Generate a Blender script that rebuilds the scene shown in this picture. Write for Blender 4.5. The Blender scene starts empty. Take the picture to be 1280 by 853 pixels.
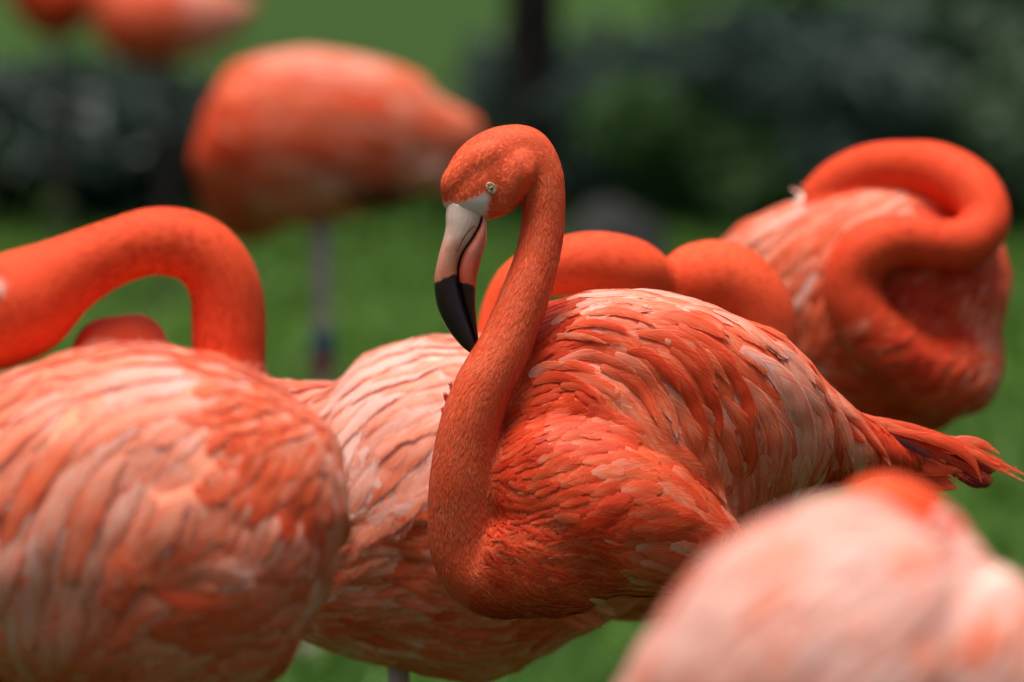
import bpy, bmesh, math, random
import numpy as np
from mathutils import Vector, Matrix, noise
from mathutils.bvhtree import BVHTree
from mathutils.kdtree import KDTree

random.seed(11)
scene = bpy.context.scene
C = scene.collection
R = math.radians

# ------------------------------------------------------------------ camera, sky, sun, exposure
FPX = 6000.0                       # focal length in photograph pixels (1280 wide)
CAM = Vector((0, 0, 1.344)); PITCH = 0.1027
FWD = Vector((0, math.cos(PITCH), -math.sin(PITCH)))
RGT = Vector((1, 0, 0)); UPV = Vector((0, math.sin(PITCH), math.cos(PITCH)))
cam = bpy.data.cameras.new('camera'); camo = bpy.data.objects.new('camera', cam); C.objects.link(camo)
camo.location = CAM; camo.rotation_euler = (math.pi / 2 - PITCH, 0, 0)
cam.sensor_width = 36; cam.lens = 36 * FPX / 1280; cam.clip_start = 0.1; cam.clip_end = 1000
cam.dof.use_dof = True; cam.dof.focus_distance = 3.93; cam.dof.aperture_fstop = 3.8
scene.camera = camo
SUN_EL, SUN_AZ = 82, -125           # elevation; azimuth measured from the view direction, minus = left
world = bpy.data.worlds.new('World'); scene.world = world; world.use_nodes = True
nt = world.node_tree; bg = nt.nodes['Background']
sky = nt.nodes.new('ShaderNodeTexSky'); sky.sky_type = 'NISHITA'; sky.sun_disc = False
sky.sun_elevation = R(SUN_EL); sky.sun_rotation = R(SUN_AZ); sky.air_density = 0.6; sky.dust_density = 5.0; sky.ozone_density = 1.0
nt.links.new(sky.outputs[0], bg.inputs[0]); bg.inputs[1].default_value = 0.05
sun = bpy.data.lights.new('sun', 'SUN'); suno = bpy.data.objects.new('sun', sun); C.objects.link(suno)
sun.energy = 1.5; sun.angle = R(24); sun.color = (1, 0.95, 0.88)
sd = Vector((math.sin(R(SUN_AZ)) * math.cos(R(SUN_EL)), math.cos(R(SUN_AZ)) * math.cos(R(SUN_EL)), math.sin(R(SUN_EL))))
suno.rotation_euler = sd.to_track_quat('Z', 'Y').to_euler()
vs = scene.view_settings; vs.view_transform = 'Standard'; vs.look = 'None'; vs.gamma = 1; vs.exposure = 1.56
try: vs.use_curve_mapping = False
except Exception: pass
scene.render.engine = 'CYCLES'
scene.cycles.use_denoising = True
scene.cycles.max_bounces = 8; scene.cycles.diffuse_bounces = 4; scene.cycles.transparent_max_bounces = 24

def W(px, py, d):                  # a point seen at photo pixel (px, py), d metres in front of the lens
    return CAM + d * (FWD + RGT * ((px - 640) / FPX) - UPV * ((py - 426.5) / FPX))
def PX(p):                         # back to photo pixels
    q = p - CAM; d = q.dot(FWD)
    return 640 + FPX * q.dot(RGT) / d, 426.5 - FPX * q.dot(UPV) / d, d

# ------------------------------------------------------------------ materials
def newmat(name):
    m = bpy.data.materials.new(name); m.use_nodes = True
    n = m.node_tree.nodes; return m, n, m.node_tree.links, n['Principled BSDF']
def ramp(n, stops, mode='LINEAR'):
    r = n.new('ShaderNodeValToRGB'); cr = r.color_ramp; cr.interpolation = mode
    while len(cr.elements) < len(stops): cr.elements.new(0.5)
    for e, (p, c) in zip(cr.elements, stops): e.position = p; e.color = (*c, 1)
    return r
def mth(n, l, op, a, b=None, c=None, clamp=False):
    x = n.new('ShaderNodeMath'); x.operation = op; x.use_clamp = clamp
    for i, v in enumerate((a, b, c)):
        if v is None: continue
        if hasattr(v, 'links'): l.new(v, x.inputs[i])
        else: x.inputs[i].default_value = v
    return x.outputs[0]
def attr(n, name, out='Fac'):
    a = n.new('ShaderNodeAttribute'); a.attribute_name = name; return a.outputs[out]

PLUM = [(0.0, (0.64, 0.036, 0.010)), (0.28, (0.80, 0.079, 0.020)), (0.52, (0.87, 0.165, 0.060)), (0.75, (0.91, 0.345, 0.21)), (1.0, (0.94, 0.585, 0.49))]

def feather_material():
    m, n, l, b = newmat('flamingo_feather')
    uv = attr(n, 'fuv', 'Vector'); tone = attr(n, 'tone')
    sx = n.new('ShaderNodeSeparateXYZ'); l.new(uv, sx.inputs[0])
    u, v, rn = sx.outputs
    fm = attr(n, 'fm', 'Vector'); sm = n.new('ShaderNodeSeparateXYZ'); l.new(fm, sm.inputs[0])
    au = mth(n, l, 'ABSOLUTE', u)
    aw = mth(n, l, 'ABSOLUTE', sm.outputs[0])
    q = mth(n, l, 'MULTIPLY_ADD', sm.outputs[1], -0.42, aw)           # barb coordinate, slanting to the tip
    cb = n.new('ShaderNodeCombineXYZ'); l.new(mth(n, l, 'MULTIPLY', q, 0.42), cb.inputs[0]); l.new(mth(n, l, 'MULTIPLY', sm.outputs[1], 0.02), cb.inputs[1]); l.new(mth(n, l, 'MULTIPLY', rn, 57.0), cb.inputs[2])
    barb = n.new('ShaderNodeTexNoise'); barb.inputs['Scale'].default_value = 1.0; barb.inputs['Detail'].default_value = 2.0
    l.new(cb.outputs[0], barb.inputs['Vector'])
    cb2 = n.new('ShaderNodeCombineXYZ'); l.new(mth(n, l, 'MULTIPLY', sm.outputs[1], 0.03), cb2.inputs[0]); l.new(mth(n, l, 'MULTIPLY', sm.outputs[0], 0.20), cb2.inputs[1]); l.new(mth(n, l, 'MULTIPLY', rn, 91.0), cb2.inputs[2])
    blot = n.new('ShaderNodeTexNoise'); blot.inputs['Scale'].default_value = 1.0; blot.inputs['Detail'].default_value = 2.0
    l.new(cb2.outputs[0], blot.inputs['Vector'])
    def sstep(x, a, c2):
        mr = n.new('ShaderNodeMapRange'); mr.interpolation_type = 'SMOOTHSTEP'
        l.new(x, mr.inputs[0]); mr.inputs[1].default_value = a; mr.inputs[2].default_value = c2; return mr.outputs[0]
    edge = sstep(au, 0.30, 0.70)
    ev = mth(n, l, 'MAXIMUM', au, mth(n, l, 'MULTIPLY_ADD', v, 2.0, -1.0))
    rim = sstep(ev, 0.62, 0.95)
    base = sstep(v, 0.55, 0.0)
    shaft = sstep(au, 0.06, 0.0)
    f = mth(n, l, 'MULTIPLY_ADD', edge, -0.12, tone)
    f = mth(n, l, 'MULTIPLY_ADD', rim, 0.24, f)
    f = mth(n, l, 'MULTIPLY_ADD', base, 0.18, f)
    f = mth(n, l, 'MULTIPLY_ADD', shaft, 0.06, f)
    f = mth(n, l, 'MULTIPLY_ADD', mth(n, l, 'SUBTRACT', barb.outputs[0], 0.5), 0.36, f)
    f = mth(n, l, 'MULTIPLY_ADD', mth(n, l, 'SUBTRACT', blot.outputs[0], 0.5), 0.36, f, clamp=True)
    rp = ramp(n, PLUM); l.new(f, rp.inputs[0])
    dk = n.new('ShaderNodeMix'); dk.data_type = 'RGBA'; l.new(attr(n, 'dark'), dk.inputs[0]); l.new(rp.outputs[0], dk.inputs[6])
    dk.inputs[7].default_value = (0.055, 0.008, 0.010, 1)
    col = dk.outputs[2]
    l.new(col, b.inputs['Base Color']); b.inputs['Roughness'].default_value = 0.52
    b.inputs['Specular IOR Level'].default_value = 0.22
    bp = n.new('ShaderNodeBump'); bp.inputs['Strength'].default_value = 0.6; bp.inputs['Distance'].default_value = 0.0007
    l.new(barb.outputs[0], bp.inputs['Height']); l.new(bp.outputs[0], b.inputs['Normal'])
    tr = n.new('ShaderNodeBsdfTranslucent'); l.new(col, tr.inputs[0])
    mx = n.new('ShaderNodeMixShader'); mx.inputs[0].default_value = 0.38
    l.new(b.outputs[0], mx.inputs[1]); l.new(tr.outputs[0], mx.inputs[2])
    # frayed vane: towards the edge and the tip only single barbs are left
    cb3 = n.new('ShaderNodeCombineXYZ'); l.new(mth(n, l, 'MULTIPLY', q, 0.36), cb3.inputs[0]); l.new(mth(n, l, 'MULTIPLY', sm.outputs[1], 0.02), cb3.inputs[1]); l.new(mth(n, l, 'MULTIPLY', rn, 33.0), cb3.inputs[2])
    fr = n.new('ShaderNodeTexNoise'); fr.inputs['Scale'].default_value = 1.0; fr.inputs['Detail'].default_value = 3.0; l.new(cb3.outputs[0], fr.inputs['Vector'])
    e = mth(n, l, 'MAXIMUM', mth(n, l, 'MULTIPLY', sstep(au, 0.45, 1.0), mth(n, l, 'MULTIPLY_ADD', sm.outputs[2], -0.55, 1.0)), mth(n, l, 'MULTIPLY', sstep(v, 0.64, 1.0), mth(n, l, 'MULTIPLY_ADD', sm.outputs[2], -0.75, 1.35)))
    al = mth(n, l, 'MULTIPLY', mth(n, l, 'ADD', mth(n, l, 'MULTIPLY_ADD', e, -0.66, fr.outputs[0]), 0.14), 3.6, clamp=True)
    tp = n.new('ShaderNodeBsdfTransparent'); ma = n.new('ShaderNodeMixShader'); l.new(al, ma.inputs[0]); l.new(tp.outputs[0], ma.inputs[1]); l.new(mx.outputs[0], ma.inputs[2])
    l.new(ma.outputs[0], n['Material Output'].inputs[0])
    return m
def body_material():
    m, n, l, b = newmat('flamingo_down')
    tc = n.new('ShaderNodeTexCoord')
    no = n.new('ShaderNodeTexNoise'); no.inputs['Scale'].default_value = 70; no.inputs['Detail'].default_value = 4; l.new(tc.outputs['Object'], no.inputs['Vector'])
    n2 = n.new('ShaderNodeTexNoise'); n2.inputs['Scale'].default_value = 14; n2.inputs['Detail'].default_value = 3; l.new(tc.outputs['Object'], n2.inputs['Vector'])
    f = mth(n, l, 'MULTIPLY_ADD', mth(n, l, 'SUBTRACT', no.outputs[0], 0.5), 0.16, attr(n, 'tone'))
    f = mth(n, l, 'MULTIPLY_ADD', mth(n, l, 'SUBTRACT', n2.outputs[0], 0.5), 0.22, f, clamp=True)
    rp = ramp(n, PLUM); l.new(f, rp.inputs[0])
    sk = n.new('ShaderNodeMix'); sk.data_type = 'RGBA'; l.new(attr(n, 'bare'), sk.inputs[0]); l.new(rp.outputs[0], sk.inputs[6]); sk.inputs[7].default_value = (0.62, 0.55, 0.46, 1)
    l.new(sk.outputs[2], b.inputs['Base Color']); b.inputs['Roughness'].default_value = 0.75
    b.inputs['Specular IOR Level'].default_value = 0.2
    bp = n.new('ShaderNodeBump'); bp.inputs['Strength'].default_value = 0.18; bp.inputs['Distance'].default_value = 0.001
    l.new(no.outputs[0], bp.inputs['Height']); l.new(bp.outputs[0], b.inputs['Normal'])
    return m
def bill_material():
    # attributes: bcol.x along the bill in photo-pixel-like units (0 base..1 tip), bcol.y across (-1 gape edge..1)
    m, n, l, b = newmat('flamingo_bill')
    sx = n.new('ShaderNodeSeparateXYZ'); l.new(attr(n, 'bcol', 'Vector'), sx.inputs[0])
    tc = n.new('ShaderNodeTexCoord')
    no = n.new('ShaderNodeTexNoise'); no.inputs['Scale'].default_value = 90; no.inputs['Detail'].default_value = 4; l.new(tc.outputs['Object'], no.inputs['Vector'])
    n2 = n.new('ShaderNodeTexNoise'); n2.inputs['Scale'].default_value = 380; n2.inputs['Detail'].default_value = 3; l.new(tc.outputs['Object'], n2.inputs['Vector'])
    t = mth(n, l, 'MULTIPLY_ADD', mth(n, l, 'SUBTRACT', no.outputs[0], 0.5), 0.11, sx.outputs[0])
    rp = ramp(n, [(0.0, (0.74, 0.65, 0.53)), (0.15, (0.72, 0.59, 0.46)), (0.27, (0.60, 0.34, 0.23)), (0.50, (0.58, 0.22, 0.12)), (0.518, (0.015, 0.010, 0.012)), (1.0, (0.010, 0.008, 0.010))])
    l.new(t, rp.inputs[0])
    pk = n.new('ShaderNodeMix'); pk.data_type = 'RGBA'; pk.blend_type = 'MULTIPLY'
    spot = n.new('ShaderNodeMapRange'); l.new(no.outputs[0], spot.inputs[0]); spot.inputs[1].default_value = 0.42; spot.inputs[2].default_value = 0.72
    l.new(mth(n, l, 'MULTIPLY', spot.outputs[0], 0.75), pk.inputs[0]); l.new(rp.outputs[0], pk.inputs[6]); pk.inputs[7].default_value = (0.92, 0.36, 0.25, 1)
    lo = n.new('ShaderNodeMix'); lo.data_type = 'RGBA'; lo.blend_type = 'MULTIPLY'
    l.new(mth(n, l, 'MULTIPLY', sx.outputs[2], 0.85), lo.inputs[0]); l.new(pk.outputs[2], lo.inputs[6]); lo.inputs[7].default_value = (0.95, 0.32, 0.25, 1)
    ge = n.new('ShaderNodeMapRange'); l.new(sx.outputs[1], ge.inputs[0]); ge.inputs[1].default_value = 0.86; ge.inputs[2].default_value = 0.96
    dk = n.new('ShaderNodeMix'); dk.data_type = 'RGBA'; l.new(ge.outputs[0], dk.inputs[0]); l.new(lo.outputs[2], dk.inputs[6]); dk.inputs[7].default_value = (0.06, 0.012, 0.02, 1)
    l.new(dk.outputs[2], b.inputs['Base Color'])
    b.inputs['Roughness'].default_value = 0.36
    bp = n.new('ShaderNodeBump'); bp.inputs['Strength'].default_value = 0.25; bp.inputs['Distance'].default_value = 0.0005
    lam = mth(n, l, 'SINE', mth(n, l, 'MULTIPLY', sx.outputs[0], 420.0))
    lm = n.new('ShaderNodeMapRange'); l.new(sx.outputs[1], lm.inputs[0]); lm.inputs[1].default_value = 0.45; lm.inputs[2].default_value = 0.75
    cv = n.new('ShaderNodeCombineXYZ'); l.new(mth(n, l, 'MULTIPLY', sx.outputs[0], 3.0), cv.inputs[0]); l.new(mth(n, l, 'MULTIPLY', sx.outputs[1], 22.0), cv.inputs[1])
    sc_ = n.new('ShaderNodeTexNoise'); sc_.inputs['Scale'].default_value = 1.6; sc_.inputs['Detail'].default_value = 5; l.new(cv.outputs[0], sc_.inputs['Vector'])
    hh = mth(n, l, 'MULTIPLY_ADD', mth(n, l, 'MULTIPLY', lam, lm.outputs[0]), 0.35, mth(n, l, 'MULTIPLY_ADD', sc_.outputs[0], 1.4, n2.outputs[0]))
    l.new(hh, bp.inputs['Height']); l.new(bp.outputs[0], b.inputs['Normal'])
    l.new(mth(n, l, 'MULTIPLY_ADD', sc_.outputs[0], 0.45, 0.04), b.inputs['Roughness'])
    st_ = n.new('ShaderNodeMapRange'); l.new(sc_.outputs[0], st_.inputs[0]); st_.inputs[1].default_value = 0.42; st_.inputs[2].default_value = 0.62
    l.new(mth(n, l, 'MULTIPLY', mth(n, l, 'MAXIMUM', spot.outputs[0], st_.outputs[0]), 0.62), pk.inputs[0])
    return m
def plain(name, c, rough=0.6, var=0.25, scale=30, spec=0.4):
    m, n, l, b = newmat(name)
    tc = n.new('ShaderNodeTexCoord'); no = n.new('ShaderNodeTexNoise'); no.inputs['Scale'].default_value = scale; no.inputs['Detail'].default_value = 5
    l.new(tc.outputs['Object'], no.inputs['Vector'])
    rp = ramp(n, [(0.25, tuple(x * (1 - var) for x in c)), (0.75, tuple(min(1, x * (1 + var)) for x in c))]); l.new(no.outputs[0], rp.inputs[0])
    l.new(rp.outputs[0], b.inputs['Base Color']); b.inputs['Roughness'].default_value = rough; b.inputs['Specular IOR Level'].default_value = spec
    bp = n.new('ShaderNodeBump'); bp.inputs['Strength'].default_value = 0.3; l.new(no.outputs[0], bp.inputs['Height']); bp.inputs['Distance'].default_value = 0.01
    l.new(bp.outputs[0], b.inputs['Normal'])
    return m
def leaf_material(name, c1, c2, rough=0.45):
    m, n, l, b = newmat(name)
    rp = ramp(n, [(0.0, c1), (1.0, c2)]); l.new(attr(n, 'tone'), rp.inputs[0]); l.new(rp.outputs[0], b.inputs['Base Color'])
    b.inputs['Roughness'].default_value = rough
    tr = n.new('ShaderNodeBsdfTranslucent'); l.new(rp.outputs[0], tr.inputs[0])
    mx = n.new('ShaderNodeMixShader'); mx.inputs[0].default_value = 0.25; l.new(b.outputs[0], mx.inputs[1]); l.new(tr.outputs[0], mx.inputs[2]); l.new(mx.outputs[0], n['Material Output'].inputs[0])
    return m

M_F = feather_material(); M_B = body_material(); M_BILL = bill_material()
M_LEG = plain('leg_skin', (0.48, 0.32, 0.29), 0.55, 0.2, 120)
M_EYE = plain('eye_iris', (0.38, 0.31, 0.10), 0.12, 0.15, 600, 0.6)
M_PUP = plain('eye_pupil', (0.006, 0.005, 0.005), 0.05, 0.0, 10, 0.6)
M_LID = plain('eyelid_skin', (0.46, 0.28, 0.17), 0.5, 0.2, 500)
M_LEG2 = plain('far_leg_skin', (0.10, 0.06, 0.055), 0.6, 0.2, 120)
M_BLUE = plain('blue_band', (0.05, 0.10, 0.16), 0.4, 0.1); M_PINK = plain('pink_band', (0.35, 0.06, 0.09), 0.4, 0.1)

# ------------------------------------------------------------------ mesh helpers
def link(name, me, mat, parent=None, kind=None):
    o = bpy.data.objects.new(name, me); C.objects.link(o)
    if mat: me.materials.append(mat)
    if parent is not None: o.parent = parent
    if kind: o['kind'] = kind
    return o
def smooth(me):
    me.polygons.foreach_set('use_smooth', [True] * len(me.polygons)); me.update()
def catmull(st, sub):
    n = len(st); out = []
    for i in range(n - 1):
        p0, p1, p2, p3 = st[max(i - 1, 0)], st[i], st[i + 1], st[min(i + 2, n - 1)]
        for k in range(sub):
            t = k / sub
            out.append(tuple(0.5 * (2 * b + (c - a) * t + (2 * a - 5 * b + 4 * c - d) * t * t + (-a + 3 * b - 3 * c + d) * t ** 3) for a, b, c, d in zip(p0, p1, p2, p3)))
    out.append(tuple(st[-1])); return out
def world_stations(st, d0, sub):
    """stations (px, py, depth px, radius px, depth radius px) -> (world point, radius, depth radius)"""
    k = d0 / FPX; out = []
    for s in catmull([tuple(x) if len(x) == 5 else (*x, x[3]) for x in st], sub):
        out.append((W(s[0], s[1], d0 + s[2] * k), max(s[3], 1) * k, max(s[4], 1) * k))
    return out
def tube_geo(ws, nseg=24):
    vs_, fs = [], []; n = len(ws)
    for i, (p, r, rd) in enumerate(ws):
        t = (ws[min(i + 1, n - 1)][0] - ws[max(i - 1, 0)][0]).normalized()
        a = t.cross(FWD)
        if a.length < 0.2: a = t.cross(UPV)
        a.normalize(); b = a.cross(t).normalized()
        for k in range(nseg):
            an = 2 * math.pi * k / nseg
            vs_.append(p + a * (r * math.cos(an)) + b * (rd * math.sin(an)))
    for i in range(n - 1):
        for k in range(nseg):
            k2 = (k + 1) % nseg
            fs.append((i * nseg + k, i * nseg + k2, (i + 1) * nseg + k2, (i + 1) * nseg + k))
    c0 = len(vs_); vs_.append(ws[0][0]); vs_.append(ws[-1][0])
    for k in range(nseg):
        k2 = (k + 1) % nseg
        fs.append((c0, k2, k)); fs.append((c0 + 1, (n - 1) * nseg + k, (n - 1) * nseg + k2))
    return vs_, fs
def merge_geo(parts):
    V, Fc = [], []
    for v, f in parts:
        o = len(V); V += v; Fc += [tuple(i + o for i in q) for q in f]
    return V, Fc
def remeshed(parts, voxel, smooth_it=4):
    V, Fc = merge_geo(parts)
    me = bpy.data.meshes.new('tmp'); me.from_pydata(V, [], Fc); me.update()
    bm = bmesh.new(); bm.from_mesh(me); bmesh.ops.recalc_face_normals(bm, faces=bm.faces); bm.to_mesh(me); bm.free()
    o = bpy.data.objects.new('tmp', me); C.objects.link(o)
    md = o.modifiers.new('r', 'REMESH'); md.mode = 'VOXEL'; md.voxel_size = voxel
    if smooth_it:
        sm = o.modifiers.new('s', 'SMOOTH'); sm.factor = 0.5; sm.iterations = smooth_it
    dg = bpy.context.evaluated_depsgraph_get(); dg.update()
    out = bpy.data.meshes.new_from_object(o.evaluated_get(dg))
    bpy.data.objects.remove(o); bpy.data.meshes.remove(me)
    return out
class Plume:
    """collects feathers that end up in one mesh"""
    def __init__(s): s.v = []; s.f = []; s.tone = []; s.fuv = []; s.fm = []; s.dark = []
    def add(s, o):
        b = len(s.v); s.v += o.v; s.f += [tuple(i + b for i in q) for q in o.f]
        s.tone += o.tone; s.fuv += o.fuv; s.fm += o.fm; s.dark += o.dark
    def build(s, name, base, parent, kind=None):
        me = bpy.data.meshes.new(name); me.from_pydata([v - base for v in s.v], [], s.f)
        for nm, ty, dat in (('tone', 'FLOAT', s.tone), ('dark', 'FLOAT', s.dark)):
            a = me.attributes.new(nm, ty, 'POINT'); a.data.foreach_set('value', dat)
        for nm, dat in (('fuv', s.fuv), ('fm', s.fm)):
            a = me.attributes.new(nm, 'FLOAT_VECTOR', 'POINT'); a.data.foreach_set('vector', [x for t in dat for x in t])
        smooth(me)
        return link(name, me, M_F, parent, kind)
def feather(pts, nrm, width, tone, h0, lift, camber=0.16, tilt=0.0, nw=6, point=0.5, fray=0.06, k=1.0, dark=0.0, curl=0.0, crisp=0.0, sharp=(2.2, .62), rng=random):
    """pts/nrm: centreline on the surface from root to tip; width in metres"""
    o = Plume(); n = len(pts); rnd = rng.random(); L = sum((pts[i + 1] - pts[i]).length for i in range(n - 1))
    notch = {}
    for sgn in (-1, 1):
        if rng.random() < 0.6: notch[(sgn, rng.randint(int(n * 0.45), n - 2))] = rng.uniform(0.55, 0.85)
    for i in range(n):
        t = i / (n - 1); p, nn = pts[i], nrm[i]
        tg = (pts[min(i + 1, n - 1)] - pts[max(i - 1, 0)]).normalized(); bb = nn.cross(tg).normalized()
        wf = min(1, 0.35 + 2.4 * t)
        if t > point: wf *= max(0.03, (1 - ((t - point) / (1 - point)) ** sharp[0])) ** sharp[1]
        h = h0 + lift * t + curl * t * t
        for j in range(nw + 1):
            u = -1 + 2 * j / nw; w = wf
            if abs(u) > 0.99:
                w *= 1 - rng.random() * fray * (0.5 + 1.5 * t)
                w *= notch.get((int(round(u)), i), 1)
            o.v.append(p + bb * (u * w * width / 2) + nn * (h - camber * width * u * u * w + tilt * width * u * w) - tg * (abs(u) * abs(u) * width * 0.10 * t))
            o.fuv.append((u, t, rnd)); o.fm.append((u * w * width / 2 / k, t * L / k, crisp)); o.tone.append(tone); o.dark.append(dark)
    m = nw + 1
    for i in range(n - 1):
        for j in range(nw): o.f.append((i * m + j, i * m + j + 1, (i + 1) * m + j + 1, (i + 1) * m + j))
    return o

def tag(o, label, cat, group=None):
    o['label'] = label; o['category'] = cat
    if group: o['group'] = group

# ------------------------------------------------------------------ the flamingo
def sample_surface(me, count, rng):
    me.calc_loop_triangles()
    tris = [tuple(t.vertices) for t in me.loop_triangles]; V = [v.co for v in me.vertices]
    acc = []; s = 0
    for a, b, c in tris: s += (V[b] - V[a]).cross(V[c] - V[a]).length; acc.append(s)
    import bisect
    for _ in range(count):
        a, b, c = tris[min(bisect.bisect(acc, rng.random() * s), len(tris) - 1)]
        r1, r2 = math.sqrt(rng.random()), rng.random()
        yield V[a] * (1 - r1) + V[b] * (r1 * (1 - r2)) + V[c] * (r1 * r2)
def guide_dir(guides, x, y):
    sx = sy = 0
    for g in guides:
        for (x0, y0), (x1, y1) in zip(g, g[1:]):
            dx, dy = x1 - x0, y1 - y0; L2 = dx * dx + dy * dy or 1
            t = max(0, min(1, ((x - x0) * dx + (y - y0) * dy) / L2))
            w = 1 / (((x - x0 - dx * t) ** 2 + (y - y0 - dy * t) ** 2) + 60) ** 1.7; L = math.sqrt(L2)
            sx += dx / L * w; sy += dy / L * w
    L = math.hypot(sx, sy) or 1
    return sx / L, sy / L

LEG_WEB = None
def make_leg(base, parent, top, lean=0.0, band=None, k=1.0, skin=None):
    skin = skin or M_LEG
    """a bare leg from inside the plumage down to a webbed foot on the lawn"""
    foot = Vector((top.x + lean, top.y + 0.01, 0.0))
    knee = (top + foot) / 2 + Vector((0, 0.02, 0.0))
    pts = [(top, .0105), (top.lerp(knee, .5), .0085), (top.lerp(knee, .9), .0085), (knee, .0125), (knee.lerp(foot, .1), .0095), (knee.lerp(foot, .5), .0072), (knee.lerp(foot, .93), .0075), (foot + Vector((0, 0, .010)), .010)]
    ws = [(p, r * k, r * k) for p, r in pts]
    v, f = tube_geo(ws, 12)
    me = bpy.data.meshes.new('leg'); me.from_pydata([x - base for x in v], [], f); smooth(me)
    leg = link('leg', me, skin, parent)
    fv, ff = [], []
    toes = [(-0.55, .085), (0, .10), (0.55, .085), (math.pi, .025)]
    for a, L in toes:
        d = Vector((-math.sin(a) * .4 - math.cos(a) * .9, -math.cos(a) * .4 + math.sin(a) * .9, 0)).normalized()
        tv, tf = tube_geo([(foot + Vector((0, 0, .008)), .008, .007), (foot + d * L * .5 + Vector((0, 0, .007)), .006, .005), (foot + d * L + Vector((0, 0, .003)), .0025, .002)], 8)
        o = len(fv); fv += tv; ff += [tuple(i + o for i in q) for q in tf]
    o = len(fv); tips = [foot + Vector((-math.sin(a) * .4 - math.cos(a) * .9, -math.cos(a) * .4 + math.sin(a) * .9, 0)).normalized() * L * .85 + Vector((0, 0, .004)) for a, L in toes[:3]]
    fv += [foot + Vector((0, 0, .006))] + tips; ff += [(o, o + 1, o + 2), (o, o + 2, o + 3)]
    me = bpy.data.meshes.new('foot'); me.from_pydata([x - base for x in fv], [], ff); smooth(me); link('foot', me, skin, leg)
    if band is not None:
        for z0, z1, mt in ((band, band + .035, M_BLUE), (band - .035, band - .002, M_PINK)):
            def at(z):
                seq = [top, knee, foot]
                a, b = (top, knee) if z > knee.z else (knee, foot)
                t = (a.z - z) / (a.z - b.z); return a.lerp(b, t)
            v, f = tube_geo([(at(z1), .011 * k, .011 * k), (at(z1 - .002), .0132 * k, .0132 * k), (at(z0 + .002), .0132 * k, .0132 * k), (at(z0), .011 * k, .011 * k)], 14)
            me = bpy.data.meshes.new('leg_band'); me.from_pydata([x - base for x in v], [], f); link('leg_band', me, mt, leg)
    return leg
def bill_part(name, ctr, parent, base, lower=0.0):
    """ctr: list of (point, axis half-vector towards the gape edge, depth radius, along 0..1)"""
    V, Fc, col = [], [], []; ns = 20
    for p, ax, rd, t in ctr:
        for k in range(ns):
            an = 2 * math.pi * k / ns; c, s = math.cos(an), math.sin(an)
            e = 0.8
            V.append(p + ax * (math.copysign(abs(c) ** e, c)) + FWD * (rd * math.copysign(abs(s) ** e, s)) - base); col.append((t, c, lower))
    n = len(ctr)
    for i in range(n - 1):
        for k in range(ns):
            k2 = (k + 1) % ns; Fc.append((i * ns + k, i * ns + k2, (i + 1) * ns + k2, (i + 1) * ns + k))
    Fc.append(tuple(range(ns))[::-1]); Fc.append(tuple((n - 1) * ns + k for k in range(ns)))
    me = bpy.data.meshes.new(name); me.from_pydata(V, [], Fc)
    a = me.attributes.new('bcol', 'FLOAT_VECTOR', 'POINT'); a.data.foreach_set('vector', [x for t in col for x in t])
    smooth(me); return link(name, me, M_BILL, parent)
def make_eye(p, out, r, parent, base):
    out = out.normalized(); q = out.to_track_quat('Z', 'Y').to_matrix()
    def dome(rad, z0, zs, nseg=20, nr=8, a0=0.0, a1=1.6):
        v, f = [], []
        for i in range(nr + 1):
            a = a0 + (a1 - a0) * i / nr
            for k in range(nseg):
                an = 2 * math.pi * k / nseg
                v.append(p + q @ Vector((rad * math.sin(a) * math.cos(an), rad * math.sin(a) * math.sin(an), z0 + zs * math.cos(a))) - base)
        for i in range(nr):
            for k in range(nseg):
                k2 = (k + 1) % nseg; f.append((i * nseg + k, i * nseg + k2, (i + 1) * nseg + k2, (i + 1) * nseg + k))
        return v, f
    v, f = dome(r, -r * .70, r * .95); me = bpy.data.meshes.new('eye'); me.from_pydata(v, [], f); smooth(me); eye = link('eye', me, M_EYE, parent)
    v, f = dome(r * .5, -r * .20, r * .5, a1=1.3); me = bpy.data.meshes.new('pupil'); me.from_pydata(v, [], f); smooth(me); link('pupil', me, M_PUP, eye)
    v, f = [], []
    for i in range(24):
        a = 2 * math.pi * i / 24
        for k in range(10):
            b = 2 * math.pi * k / 10; rr = r * (1.02 + .46 * math.cos(b))
            ex, ey = rr * math.cos(a) * .86, rr * math.sin(a) * 1.12; v.append(p + q @ Vector((ex * .8 - ey * .6, ex * .6 + ey * .8, r * (-.16 + .26 * math.sin(b)))) - base)
    for i in range(24):
        for k in range(10):
            f.append((i * 10 + k, ((i + 1) % 24) * 10 + k, ((i + 1) % 24) * 10 + (k + 1) % 10, i * 10 + (k + 1) % 10))
    me = bpy.data.meshes.new('eyelid'); me.from_pydata(v, [], f); smooth(me); link('eyelid', me, M_LID, eye)

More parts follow.
